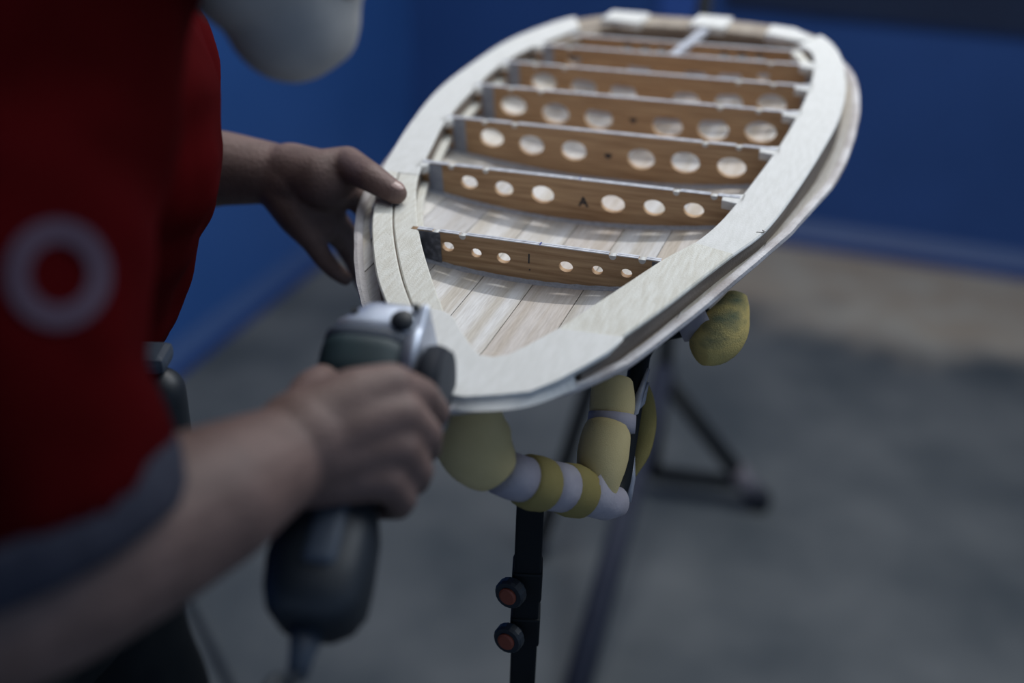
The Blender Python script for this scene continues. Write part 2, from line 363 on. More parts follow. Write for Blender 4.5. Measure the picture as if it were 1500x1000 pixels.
for i, k in enumerate(ks):
    u0 = 5 + 38 * k; u1 = u0 + 38
    blink('plank', plank_mesh(u0, u1), plank_mat(i, tints[i % len(tints)]))
# edging: thin pale lip running round the outside of the bottom skin
def loop_skin(off=0.0):
    pts = [(u, v) for v, u in SKR[:-1]] + [(u, v) for v, u in SKL[::-1][:-1]]
    return spline([np.array(p, float) for p in pts], 4, True)
lp = loop_skin()
bm = bmesh.new(); rings = []
for i, p in enumerate(lp):
    a, b = lp[i - 1], lp[(i + 1) % len(lp)]; t = (b - a) / np.linalg.norm(b - a); n = np.array([t[1], -t[0]])
    w0 = skin_w(*p) ; jag = .35 * math.sin(i * 1.9) + .25 * math.sin(i * .73)
    sec = [(-4.5, .4), (-.5, 1.6), (2.0 + jag * .5, .8), (2.4 + jag * .5, -2.2), (1.0, -4.4), (-4.5, -4.2)]
    rings.append([bm.verts.new(((p[0] + n[0] * s) / 1000, (p[1] + n[1] * s) / 1000, (w0 + h) / 1000)) for s, h in sec])
for a, b in zip(rings, rings[1:] + rings[:1]):
    for k in range(6): bm.faces.new((a[k], a[(k + 1) % 6], b[(k + 1) % 6], b[k]))
edge_m = mat('skin_edge_wood', (.40, .36, .35), .7, col2=(.62, .60, .60), scale=(30, 30, 100), detail=6, bump=.4, bscale=400)
tag(blink('edge_lip', bm_mesh(bm), edge_m), 'ragged pale outer edge of the bottom skin')

def ring_mesh(A, B, wt, wb, closed=False, bev=1.0, flare=0.0):
    """strip between polylines A (outer) and B (inner); wt, wb top and bottom functions of (u,v)"""
    bm = bmesh.new(); rings = []
    for a, b in zip(A, B):
        a = np.array(a); b = np.array(b); d = (b - a); L = np.linalg.norm(d); d = d / L
        ai, bi = a + d * bev, b - d * bev
        fl = flare(*a) if callable(flare) else flare
        sec = [(a - d * fl, wb(*a)), (a, wt(*a) - bev), (ai, wt(*ai)), (bi, wt(*bi)), (b, wt(*b) - bev), (b, wb(*b))]
        rings.append([bm.verts.new((p[0] / 1000, p[1] / 1000, h / 1000)) for p, h in sec])
    prs = list(zip(rings, rings[1:])) + ([(rings[-1], rings[0])] if closed else [])
    for a, b in prs:
        for k in range(6): bm.faces.new((a[k], a[(k + 1) % 6], b[(k + 1) % 6], b[k]))
    if not closed: bm.faces.new(rings[0]); bm.faces.new(rings[-1][::-1])
    return bm_mesh(bm)
def top_w(u, v): return 0.0
# rail core: the recessed dark side wall, from the strips down to the skin
CO = []; CI = []
for a, b in zip(OUT, INN):
    a = np.array(a); b = np.array(b); d = (b - a) / np.linalg.norm(b - a); CO.append(a + d * 1.4); CI.append(b - d * 1.5)
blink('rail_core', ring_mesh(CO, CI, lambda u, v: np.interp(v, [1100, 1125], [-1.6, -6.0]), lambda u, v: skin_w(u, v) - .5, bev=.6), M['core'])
# inner ledge strip seen inside the left rail
def seg(i0, i1): return OUT[i0 * NS:i1 * NS + 1], INN[i0 * NS:i1 * NS + 1]
def strip(name, i0, i1, top, bot, m, fo=0.0, fi=0.0, label=None):
    A, B = seg(i0, i1); A2 = []; B2 = []
    for a, b in zip(A, B): A2.append(a + (b - a) * fo); B2.append(b + (a - b) * fi)
    o = blink(name, ring_mesh(A2, B2, lambda u, v: top, lambda u, v: bot), m)
    if label: tag(o, label)
    return o
strip('rail_strip', 0, 4, .9, -1.7, M['pale'])
strip('rail_strip', 4, 11, .2, -1.9, M['white'])
strip('rail_strip', 11, 17, -3.5, -9, M['dull'], label='duller brown rail strip across the far end')
strip('rail_strip', 17, 24, .2, -1.9, M['white'])
strip('rail_strip', 24, 28, .6, -2.2, M['pale'], fi=.555)
strip('rail_strip', 24, 28, -.2, -2.2, M['pale'], fo=.475)
# small crack and joint lines are real: the strips above meet with a step
# far-end pale filler blocks on the dull strip
for (ua, ub, va, vb) in ((-93, -50, 1168, 1204), (3, 40, 1170, 1209), (86, 134, 1146, 1184)):
    q = [(ua, va + 5), (ub, va), (ub + 2, vb - 2), (ua + 4, vb)] if ua < 50 else [(ua, va + 14), (ub - 10, va), (ub, va + 12), (ub - 22, vb), (ua + 2, vb + 6)]
    me = plate([(x / 1000, y / 1000) for x, y in q], [], .009, .0008); me.transform(Matrix.Translation((0, 0, -.003)))
    tag(blink('filler_block', me, M['white']), 'bright sanded filler block on the far rail')

# near-end block
def pts_px(L, h=0): return [tuple(np.array(onb(x, y, h)) / 1000) for x, y in L]
blk = [(569, 446), (605, 449), (644, 454), (656, 459), (664, 466), (674, 484), (690, 508), (701, 520), (722, 523), (746, 519), (784, 500), (818, 481), (911, 493), (890, 514), (854, 535), (815, 556), (776, 572), (730, 577), (680, 580), (663, 577), (630, 545), (600, 507), (580, 475)]
me = plate(pts_px(blk, 1.5), [], .0036, .0006); me.transform(Matrix.Translation((0, 0, -.0003)))
blink('end_block', me, M['white'])
# lower nose piece, with its joint line under the block
A = [(79, 520), (66, 500), (57, 490), (45, 482), (27, 476.5), (10, 479), (-12, 491), (-35, 514), (-58, 548)]
A = spline([np.array(a, float) for a in A], 5); B = [a + (np.array((12, 575)) - a) * .30 for a in A]
blink('nose_piece', ring_mesh([a + (a - np.array((12, 575))) * .012 for a in A], B, lambda u, v: -1.6, lambda u, v: skin_w(u, v) + .6, bev=.5, flare=lambda u, v: float(np.interp(v, [490, 530], [5.2, 1.2]))), M['white'])

# rib-end tabs standing into the bay from both rails
RV = [664, 775, 871, 954, 1021, 1081, 1128]
def inn_u(v, side):
    c = [p for p in INN if (p[0] > 0) == (side > 0) and 555 < p[1] < 1165]
    c.sort(key=lambda p: p[1]); return float(np.interp(v, [p[1] for p in c], [p[0] for p in c]))
for v in RV[1:6]:
    for s in (1, -1):
        u = inn_u(v, s); L = 12 if s > 0 else 5
        q = [(u + s * 3, v - 11), (u - s * L, v - 8), (u - s * (L + 1), v + 2), (u + s * 3, v + 6)]
        me = plate([(a / 1000, b / 1000) for a, b in q], [], .007, .0006); me.transform(Matrix.Translation((0, 0, -.0033)))
        blink('rail_tab', me, M['white'])

# ribs
HOLES = {0: [(-61, -11, 4.6, 3.8), (-39, -13, 4.1, 3.6), (-18, -14, 5.2, 4.2), (29, -14, 5.2, 4.2), (52, -13.3, 4.1, 3.4), (73, -12.5, 4.1, 3.4)],
         1: [(-89, -13, 7.2, 5.6), (-59, -15, 8, 6.4), (-26, -16, 9.6, 7.4), (32, -17, 9.8, 7.4), (65, -16, 8.6, 6.6), (96, -14, 8, 6)],
         2: [(-106, -15, 11, 8.4), (-69, -18, 11.5, 9), (-30, -19, 11.5, 9), (30, -20, 12, 9.4), (68, -19, 12.4, 9.6), (107, -19, 12.2, 9)],
         3: [(-116, -17, 13, 9.4), (-74, -21, 13.5, 10), (-32, -22, 13.5, 10.4), (33, -23, 14, 10.6), (75, -22, 14.2, 10.8), (117, -20, 14, 10)],
         4: [(-108, -17, 13, 9.4), (-67, -20, 13.5, 10), (-27, -22, 13.5, 10.2), (35, -24, 13.5, 10), (76, -22, 13.5, 10), (116, -19, 13.5, 9.4)],
         5: [(-96, -13, 8, 6), (-27, -19, 12, 9), (31, -21, 12, 9), (66, -20, 12, 8), (98, -15, 6, 5)],
         6: [(-52, -12, 5.5, 5), (-33, -13, 5.5, 5), (-15, -14, 5.5, 5), (50, -14, 5.5, 5), (68, -13, 5.5, 5), (86, -12, 5, 4.5)]}
NOTCH = {0: [-70, -49, 63, 84], 1: [-104, -74, 82, 111], 2: [-112, -84, 84, 112], 3: [-118, -88, 80, 114], 4: [-116, -86, 84, 116], 5: [-100, 104], 6: []}
TOPW = [0, 0, 0, 0, 0, -1, -4]
RT = 4.0
for i, v in enumerate(RV):
    rib = None
    a, b = inn_u(v, -1) - 5, inn_u(v, 1) + 5; tw = TOPW[i]
    base = [(u, skin_w(u, v)) for u in np.linspace(a, b, 30)]
    top = []
    for u in sorted(NOTCH[i], reverse=True):
        for k in range(9):
            an = math.pi * k / 8; top.append((u + 2.6 * math.cos(an), tw - 3.4 * math.sin(an)))
    outer = base + [(b, tw)] + top + [(a, tw)]
    holes = [[(x + rx * math.cos(t), y + ry * math.sin(t)) for t in np.linspace(0, 2 * math.pi, 28, endpoint=False)] for x, y, rx, ry in HOLES[i]]
    me = plate([(x / 1000, y / 1000) for x, y in outer], [[(x / 1000, y / 1000) for x, y in h] for h in holes], RT / 1000)
    ROT = Matrix.Rotation(math.pi / 2, 4, 'X')       # plate XY -> board XZ
    def stand(me, dv=0): me.transform(Matrix.Translation((0, (v + dv) / 1000, 0)) @ ROT); return me
    rib = blink('rib', stand(me), M['rib'])
    # highlight of the lit top edge built in as bright strips, broken at the notches; two thin lines with a groove
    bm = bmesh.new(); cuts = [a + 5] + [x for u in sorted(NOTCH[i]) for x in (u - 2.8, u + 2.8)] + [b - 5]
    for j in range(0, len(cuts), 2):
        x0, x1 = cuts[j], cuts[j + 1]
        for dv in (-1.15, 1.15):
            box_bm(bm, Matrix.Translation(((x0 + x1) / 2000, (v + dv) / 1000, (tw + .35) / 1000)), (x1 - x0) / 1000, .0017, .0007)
    blink('edge_highlight', bm_mesh(bm), M['ribhi'], rib)
    for u in NOTCH[i]:
        me = plate([((u + 2.7 * math.cos(t)) / 1000, (tw - .2 - 3.3 * math.sin(t)) / 1000) for t in np.linspace(0, math.pi, 9)], [], RT / 1000 + .0004); blink('notch_plug', stand(me), M['white'], rib)
    # glue fillet along the foot, both faces
    bm = bmesh.new()
    for s in (-1, 1):
        rows = []
        for u in np.linspace(a + 4, b - 4, 40):
            z = skin_w(u, v); j = .35 * math.sin(u * .9) + .3 * math.sin(u * .37)
            y0 = v + s * RT / 2
            rows.append([bm.verts.new((u / 1000, yy / 1000, zz / 1000)) for yy, zz in ((y0, z - .3), (y0, z + 2.4 + j * .6), (y0 + s * 1.2, z + 1.0), (y0 + s * (3.0 + j), skin_w(u, y0 + s * 3) + .15), (y0 + s * 3.0, z - .6))])
        for p, q in zip(rows, rows[1:]):
            for k in range(5): bm.faces.new((p[k], p[(k + 1) % 5], q[(k + 1) % 5], q[k]))
    blink('glue_fillet', bm_mesh(bm), M['glue'], rib)
    # resin patch at each end of the rib's near face
    if i < 6:
        for s in (-1, 1):
            if s < 0: x0, x1 = a + 6 + (0 if i in (0,) else 4), a + 6 + (17 if i == 0 else 16)
            else: x0, x1 = b - 11, b - 5
            q = [(x0, skin_w(x0, v) + 1), (x1, skin_w(x1, v) + 1), (x1, tw - .6), (x0, tw - .6)]
            me = plate([(x / 1000, y / 1000) for x, y in q], [], .0006); stand(me, -RT / 2 - .3); blink('resin_patch', me, M['glass'] if i == 0 else M['resin'], rib)
    # marks in pen
    if i in (0, 1, 2, 3):
        if i == 0:
            bm = bmesh.new(); box_bm(bm, Matrix.Translation((.0015, (v - RT / 2 - .15) / 1000, -.0115)) @ Matrix.Rotation(.06, 4, 'Y'), .0010, .0003, .0075)
            box_bm(bm, Matrix.Translation((.0018, (v - RT / 2 - .15) / 1000, -.0205)), .0012, .0003, .0010)
            me = bm_mesh(bm)
        elif i == 1:
            cu = bpy.data.curves.new('t', 'FONT'); cu.body = 'A'; cu.size = .0115; cu.align_x = 'CENTER'; cu.align_y = 'CENTER'; cu.extrude = .00015; cu.offset = .0003
            o = bpy.data.objects.new('t', cu); S.collection.objects.link(o); me = baked(o); me.transform(Matrix.Translation((.008, -.0185, 0))); stand(me, -RT / 2 - .15)
        else:
            c = (1 if i == 2 else 1, -20.5); me = plate([((c[0] + (3.1 + .5 * math.sin(3 * t)) * math.cos(t)) / 1000, (c[1] + (2.6 + .5 * math.cos(2 * t)) * math.sin(t)) / 1000) for t in np.linspace(0, 6.283, 16, endpoint=False)], [], .0003); stand(me, -RT / 2 - .15)
        blink('pen_mark', me, M['mark'], rib)
    # blue pen tick over the edge at the centre
    if i in (0, 1):
        bm = bmesh.new(); box_bm(bm, Matrix.Translation(((10 if i == 0 else 5) / 1000, v / 1000, (tw + .8) / 1000)), .0010, .0042, .0002)
        blink('pen_tick', bm_mesh(bm), mat('blue_ink', (.02, .04, .25), .5), rib)
# centre strut in the last bay and the two slanting corner braces
def bar(name, p, q, wd, th, top, m):
    p = np.array(p, float); q = np.array(q, float); d = (q - p) / np.linalg.norm(q - p); n = np.array([-d[1], d[0]]) * wd / 2
    me = plate([tuple((x) / 1000) for x in (p - n, q - n, q + n, p + n)], [], th / 1000, .0004); me.transform(Matrix.Translation((0, 0, (top - th / 2) / 1000))); return blink(name, me, m)
bar('centre_strut', (6, 1084), (20, 1172), 9, 6, -1.5, M['glue'])
bar('corner_brace', (-128, 1090), (-92, 1152), 9, 8, -4, M['dull']); bar('corner_brace', (142, 1078), (122, 1122), 8, 8, -2, M['pale'])
# pale ledge strips inside the left rail, one in each bay between the ribs
for i in range(5):
    v0, v1 = RV[i] + 6, RV[i + 1] - 6; vv = np.linspace(v0, v1, 8)
    A = [np.array((inn_u(v, -1) - 2, v)) for v in vv]; B = [np.array((inn_u(v, -1) + 4.5, v)) for v in vv]
    blink('ledge_strip', ring_mesh(A, B, lambda u, v: -15, lambda u, v: -20, bev=.6), M['pale'])
# tattered veneer flap on the outside of the left rail by the thumb
me = plate(pts_px([(541, 332), (546, 300), (549, 296), (548, 345), (543, 352)], -12), [], .0012); me.transform(Matrix.Translation((0, 0, -.012)))
blink('veneer_flap', me, M['clear'])

# short crack in the right rail strip
bm = bmesh.new()
for (px, py, L, an) in ((1114, 340, 5.5, .15), (1119, 338, 3.0, -.6)):
    u, v = onb(px, py, .4); box_bm(bm, Matrix.Translation((u / 1000, v / 1000, .0003)) @ Matrix.Rotation(an, 4, 'Z'), L / 1000, .0004, .0004)
blink('rail_crack', bm_mesh(bm), M['core'])

# ---------------------------------------------------------------- padded stand under the board
st_top = P(778, 722, .765)
stand_e = empty('padded_stand', Vector((st_top.x, st_top.y, 0)), 'black upright stand padded with yellow foam and white tape, under the near board end', 'stand')
def PX(L): return [P(*q) for q in L]
base_path = spline([tuple(p) for p in PX([(684, 606, .70), (688, 640, .70), (706, 678, .708), (745, 697, .722), (790, 708, .742), (840, 718, .762), (880, 728, .78), (905, 715, .795), (917, 650, .805), (930, 570, .82), (938, 520, .83)])], 5)
tube('cradle_tube', base_path, .0075, M['steel'], stand_e)
tube('foam_sleeve', spline([tuple(p) for p in PX([(686, 598, .70), (689, 630, .70), (700, 660, .705), (722, 688, .712)])], 5), [.0200, .0208, .0214, .0222, .0229, .0236, .024, .0243, .0243, .0240, .0234, .0226, .0216, .0204, .0192, .0175], M['foam'], stand_e, seg=24, rounded=.35)
tube('tape_wrap', PX([(733, 690, .716), (752, 698, .722), (772, 703, .730)]), [.0150, .0152, .0150], M['tape'], stand_e, seg=24)
tube('foam_sleeve', PX([(770, 703, .730), (782, 707, .735), (796, 710, .741)]), [.0175, .0185, .0178], M['foamb'], stand_e, seg=24, rounded=.3)
tube('tape_wrap', PX([(795, 709, .741), (812, 712, .748), (832, 716, .756)]), [.0165, .0166, .0166], M['tape'], stand_e, seg=24)
tube('foam_sleeve', PX([(826, 715, .754), (838, 718, .760), (852, 722, .766)]), [.0175, .0185, .0175], M['foamb'], stand_e, seg=24, rounded=.3)
tube('tape_wrap', PX([(852, 712, .766), (868, 726, .772), (888, 736, .782), (906, 734, .79)]), [.0165, .0150, .0125, .0105], M['tape'], stand_e, seg=24)
tube('foam_sleeve', spline([tuple(p) for p in PX([(897, 560, .80), (897, 590, .795), (895, 622, .790)])], 4), [.0145, .015, .0155, .0158, .016, .016, .0155, .015, .0145], M['foam'], stand_e, seg=24, rounded=.3)
tube('foam_sleeve', spline([tuple(p) for p in PX([(890, 628, .785), (884, 660, .780), (880, 695, .776), (884, 733, .775)])], 4), [.0160, .0170, .0175, .0178, .0180, .018, .0175, .0170, .0160, .0145, .0125, .010, .007], M['foam'], stand_e, seg=24, rounded=.5)
tube('tape_wrap', PX([(897, 606, .792), (896, 618, .791), (895, 632, .790)]), [.0168, .0171, .0168], M['tape'], stand_e, seg=24)
tube('foam_sleeve', spline([tuple(p) for p in PX([(938, 560, .835), (944, 600, .832), (940, 650, .828), (926, 694, .822)])], 4), [.0050, .0065, .0075, .008, .0085, .009, .009, .0085, .008, .0075, .0065, .005, .0035], M['foamb'], stand_e, seg=20, rounded=.5)
tube('clear_tape_strand', PX([(950, 540, .815), (936, 580, .81), (930, 608, .80), (941, 590, .81), (949, 560, .815)]), [.0012, .0028, .003, .002, .001], M['clear'], stand_e, seg=8)
tube('clear_tape_strand', PX([(926, 668, .806), (924, 700, .803), (920, 735, .798)]), [.0022, .0035, .0025], M['clear'], stand_e, seg=8)
# far arm with its dirty foam end
tube('cradle_tube', spline([tuple(p) for p in PX([(938, 520, .83), (950, 500, .835), (975, 485, .832), (1000, 478, .83), (1040, 455, .825)])], 5), .0075, M['steel'], stand_e)
tube('tape_wrap', PX([(996, 484, .822), (1015, 476, .82), (1038, 466, .818)]), [.0090, .0125, .0165], M['tape'], stand_e, seg=24)
tube('foam_sleeve', spline([tuple(p) for p in PX([(1080, 432, .828), (1073, 455, .824), (1061, 481, .816), (1044, 503, .809), (1023, 515, .805)])], 4), [.0075, .0090, .0105, .0118, .013, .0142, .0158, .0170, .0178, .0182, .0182, .0178, .0168, .0156, .0142, .0126, .0110], M['foamd'], stand_e, seg=28)
tag(stand_e.children[-1], 'dirty grey-spotted foam pad on the far arm')
hub = Vector((st_top.x, st_top.y, st_top.z - .03))
# post: square tube, with clamps and their orange knobs
pz = Vector((0, 0, 1)); vd = Vector((hub.x, hub.y, 0)).normalized()
yaw = math.atan2(vd.y, vd.x) - math.pi / 2
bm = bmesh.new(); box_bm(bm, Matrix.Translation((hub.x, hub.y, (hub.z + .03 + .35) / 2)) @ Matrix.Rotation(yaw, 4, 'Z'), .019, .019, hub.z + .03 - .35, .002)
link('inner_post', bm_mesh(bm), M['steel'], stand_e)
bm = bmesh.new(); box_bm(bm, Matrix.Translation((hub.x, hub.y, .06 + .31)) @ Matrix.Rotation(yaw, 4, 'Z'), .022, .022, .62, .002)
link('outer_post', bm_mesh(bm), M['steel'], stand_e)
def post_h(py):                                 # height at which the post passes a row of the photograph
    best = min(np.linspace(.3, 1.1, 400), key=lambda h: abs(proj_y(Vector((hub.x, hub.y, h))) - py)); return float(best)
W2C = C2W.T
def proj(p): X = W2C @ np.array([p.x, p.y, p.z - HC]); return 750 + F * X[0] / X[2], 500 + F * X[1] / X[2], X[2]
def proj_y(p): return proj(p)[1]
for py in (846, 912):
    h = post_h(py); c = Vector((hub.x, hub.y, h))
    bm = bmesh.new(); box_bm(bm, Matrix.Translation(c) @ Matrix.Rotation(yaw, 4, 'Z'), .0215, .022, .026, .002)
    cl = link('clamp', bm_mesh(bm), M['steel'], stand_e)
    kd = (-vd + Vector((-.45, 0, .1))).normalized(); up = kd.orthogonal().normalized(); sd = kd.cross(up)
    mt = Matrix.Translation(c + kd * .010 + Vector((-.003, 0, 0))) @ Matrix((up, sd, kd)).transposed().to_4x4()
    bm = bmesh.new(); cyl_bm(bm, mt, [(0, .006), (.004, .006), (.005, .0095), (.007, .011), (.012, .011), (.014, .0098)], 18); kn = link('knob', bm_mesh(bm), M['blackp'], cl)
    bm = bmesh.new(); cyl_bm(bm, mt, [(.0138, .0064), (.0155, .0064), (.0163, .005)], 18); link('knob_cap', bm_mesh(bm), M['orange'], cl)
for a in (.5, 2.6, 4.7):
    d = Vector((math.cos(a), math.sin(a), 0)); tube('leg', [Vector((hub.x, hub.y, .22)) + d * .01, Vector((hub.x, hub.y, .012)) + d * .26], .011, M['steel'], stand_e)
bm = bmesh.new(); cyl_bm(bm, Matrix.Translation((hub.x, hub.y, 0)), [(.06, .02), (.19, .024), (.25, .024), (.26, .02)], 20); link('hub', bm_mesh(bm), M['steel'], stand_e)

# ---------------------------------------------------------------- tall tripod further back
tb = floor_pt(953, 722)
tri = empty('tripod_stand', tb, 'tall black tripod stand with a white-taped foot, on the floor behind the board', 'tripod')
TZ = Vector((0, 0, 1))
tube('pole', [tb + TZ * .05, tb + TZ * 1.25], .014, M['steel'], tri)
ft = floor_pt(1112, 744); hb = tb + TZ * .30
def lift(p, h): return Vector((p.x, p.y, h))
tube('leg', [hb, lift(ft, .016)], .017, M['steel'], tri)
tube('brace', [tb + TZ * .055, lift(tb.lerp(ft, .80), .058)], .016, M['steel'], tri)
tube('foot_tape', [lift(tb.lerp(ft, .74), .30 * .26 + .016), lift(tb.lerp(ft, .93), .30 * .07 + .016)], [.022, .023], mat('dark_tape', (.14, .13, .15), .8), tri, seg=16)  # tape in a darker tone than the other wraps
bm = bmesh.new(); cyl_bm(bm, Matrix.Translation(lift(ft, 0)), [(0, .02), (.03, .022), (.045, .016)], 16); link('rubber_foot', bm_mesh(bm), M['pad'], tri)
f2 = floor_pt(835, 1050)
tube('leg', [hb + TZ * .02, lift(f2, .016)], .023, M['steelb'], tri)
bm = bmesh.new(); cyl_bm(bm, Matrix.Translation(lift(f2, 0)), [(0, .02), (.03, .022), (.045, .016)], 16); link('rubber_foot', bm_mesh(bm), M['pad'], tri)
f3 = floor_pt(786, 815)
tube('leg', [tb + TZ * 1.0, lift(f3, .016)], .015, M['steel'], tri)
bm = bmesh.new(); cyl_bm(bm, Matrix.Translation(lift(f3, 0)), [(0, .02), (.03, .022), (.045, .016)], 16); link('rubber_foot', bm_mesh(bm), M['pad'], tri)
for h in (.30, 1.0):
    bm = bmesh.new(); cyl_bm(bm, Matrix.Translation((tb.x, tb.y, h - .03)), [(0, .018), (.01, .024), (.05, .024), (.06, .018)], 16); link('hub', bm_mesh(bm), M['steel'], tri)

# ---------------------------------------------------------------- power tool
TO = P(565, 540, .64); TE = P(452, 915, .553)
tz = (TO - TE).normalized(); tx = dw((1, .02, -.10)); tx = (tx - tz * tx.dot(tz)).normalized(); ty = tz.cross(tx)
TM = Matrix.Translation(TO) @ Matrix((tx, ty, tz)).transposed().to_4x4(); TL = (TO - TE).length * 1000
tool = empty('hand_sander', None, 'dark teal electric sander with silver head, gripped in the right hand at the board tip', 'power tool', rot=TM)
def loft(name, secs, m, ex=2.8, seg=32, parent=None):
    bm = bmesh.new(); rings = []
    for z, cx, cy, rx, ry in secs:
        r = []
        for k in range(seg):
            a = 2 * math.pi * k / seg; c, s = math.cos(a), math.sin(a)
            r.append(bm.verts.new(((cx + rx * math.copysign(abs(c) ** (2 / ex), c)) / 1000, (cy + ry * math.copysign(abs(s) ** (2 / ex), s)) / 1000, z / 1000)))
        rings.append(r)
    for a, b in zip(rings, rings[1:]):
        for k in range(seg): bm.faces.new((a[k], a[(k + 1) % seg], b[(k + 1) % seg], b[k]))
    bm.faces.new(rings[0]); bm.faces.new(rings[-1][::-1])
    return link(name, bm_mesh(bm), m, parent or tool, world=False, smooth=True)
loft('gear_head', [(8, -6, 0, 24, 22), (13, -6, 0, 26, 24), (17, -6, 0, 26, 24), (22, -3.5, 0, 23, 22.5), (28, -2, 0, 21, 21), (32.5, -1, 0, 18.5, 18.5), (34.5, 0, 0, 13, 13)], M['silver'], ex=4)
loft('head_collar', [(3, -8, 0, 26, 24), (5, -8.5, 0, 28, 25), (10, -8.5, 0, 28, 25), (12.5, -8, 0, 26, 23.5)], M['bluegrey'], ex=3.5)
loft('motor_housing', [(-30, -9, 0, 25, 23), (-12, -9, 0, 27, 24.5), (-2, -9, 0, 28, 25.5), (4, -9, 0, 28, 25.2), (6, -9, 0, 26, 23.5)], M['green'], ex=3)
e_ = -TL
loft('grip', [(e_ - 3, 0, 0, 15, 16), (e_ + 3, 0, 0, 22, 22), (e_ + 12, 0, 0, 26, 25), (e_ + 28, -2, 0, 27.5, 25.5), (e_ + 50, -3, 0, 26, 23.5), (-85, -5, 0, 22, 19.5), (-60, -7, 0, 21, 19), (-32, -9, 0, 23, 21), (-28, -9, 0, 24, 22)], M['blackp'], ex=2.8)
loft('side_panel', [(e_ + 22, 3, -22.5, 7, 4), (e_ + 26, 3, -22.5, 9, 5), (e_ + 62, 1, -20, 8, 4.5), (e_ + 66, 1, -19.5, 6, 3)], M['bluegrey'], ex=3)
def xl(name, prof, z, y, m, parent=None, seg=30, smooth=True):
    bm = bmesh.new(); cyl_bm(bm, Matrix.Translation((0, y / 1000, z / 1000)) @ Matrix.Rotation(math.pi / 2, 4, 'Y'), [(a / 1000, b / 1000) for a, b in prof], seg)
    return link(name, bm_mesh(bm), m, parent or tool, world=False, smooth=smooth)
xl('gear_flange', [(12, 22), (17, 25), (19.5, 25.5), (21.5, 25), (22, 23)], 4, 0, M['silver'])
bm = bmesh.new(); box_bm(bm, Matrix.Translation((.0185, 0, .012)), .0055, .042, .042, .002); link('face_plate', bm_mesh(bm), M['silver'], tool, world=False)
xl('spindle', [(20, 7), (26, 7)], -11, 0, M['silver'])
xl('backing_pad', [(22.5, 12), (23.5, 21), (25.5, 25), (31, 26), (35, 25), (37, 22.5)], -11, 0, M['pad'], seg=40)
xl('sanding_disc', [(36.8, 23.5), (38, 23.5)], -11, 0, mat('grey_abrasive', (.05, .055, .065), .9), smooth=False)
bm = bmesh.new(); cyl_bm(bm, Matrix.Translation((.009, -.0238, .018)) @ Matrix.Rotation(math.pi / 2, 4, 'X'), [(-.003, .0065), (.001, .0068), (.0025, .0055)], 20); link('spindle_lock', bm_mesh(bm), M['blackp'], tool, world=False, smooth=True)
for (x, z) in ((-20, 22), (14, 29)):
    bm = bmesh.new(); cyl_bm(bm, Matrix.Translation((x / 1000, -.0222, z / 1000)) @ Matrix.Rotation(math.pi / 2, 4, 'X'), [(-.002, .0022), (.001, .0022)], 10); link('screw', bm_mesh(bm), M['blackp'], tool, world=False)
loft('cord_guard', [(e_ - 26, 2, 0, 5, 5), (e_ - 14, 1, 0, 6.5, 6.5), (e_ - 2, 0, 0, 9, 9)], M['bluegrey'], ex=2)
ce = TM @ Vector((.002, 0, (e_ - 22) / 1000))
cpath = spline([tuple(ce), tuple(ce - tz * .06), tuple(Vector((ce.x - .02, ce.y - .12, .55))), (ce.x - .05, ce.y - .05, .12), (ce.x - .10, ce.y + .12, .006), (ce.x - .30, ce.y + .1, .005), (ce.x - .8, ce.y - .35, .005)], 8)
tube('power_cord', cpath, .0035, M['blackp'], tool, seg=10)
# a second cable lying on the floor
q0, q1, q2 = floor_pt(262, 868), floor_pt(300, 930), floor_pt(345, 1020)
tag(tube('floor_cable', spline([(-1.9, .9, .006), (-1.2, 1.35, .006), tuple(lift(floor_pt(180, 800), .006)), tuple(lift(q0, .006)), tuple(lift(q1, .006)), tuple(lift(q2, .006)), tuple(lift(floor_pt(420, 1150), .006)), (-.05, .7, .006), (.35, -.1, .006), (.2, -1.4, .006)], 8), .006, M['blackp'], seg=10), 'thin black cable lying on the concrete floor beside the trousers', 'cable')

# ---------------------------------------------------------------- the person
feet = Vector((-.40, .66, 0))
per = empty('person', feet, 'person in red short-sleeved shirt and grey dust mask, holding a sander and the board', 'person')
RS = P(95, -70, .53); RE = P(-40, 880, .455)
LS = Vector((-.36, .86, 1.36)); LE = P(20, 290, .95)
pel = Vector((-.40, .66, .93)); chest = Vector((-.324, .69, 1.265)); waist = Vector((-.392, .67, 1.07)); nk = Vector((-.27, .70, 1.42))
wr = P(415, 668, .556)
# head: face turned down toward the work; nose, ears, jaw
hf = Vector((.80, .10, -.60)).normalized(); hl = Vector((0, 1, 0)); hl = (hl - hf * hl.dot(hf)).normalized(); hu = hf.cross(hl)
mc = P(425, 5, .575); hc = mc - hf * .078 + hu * .074
HM = Matrix((hf, hl, hu)).transposed().to_4x4()
parts = []
def chain(pts):
    for (a, b) in zip(pts, pts[1:]): parts.append((a[0], a[1], b[0], b[1]))
def C(*L): chain([(P(x, y, z), r) for x, y, z, r in L])
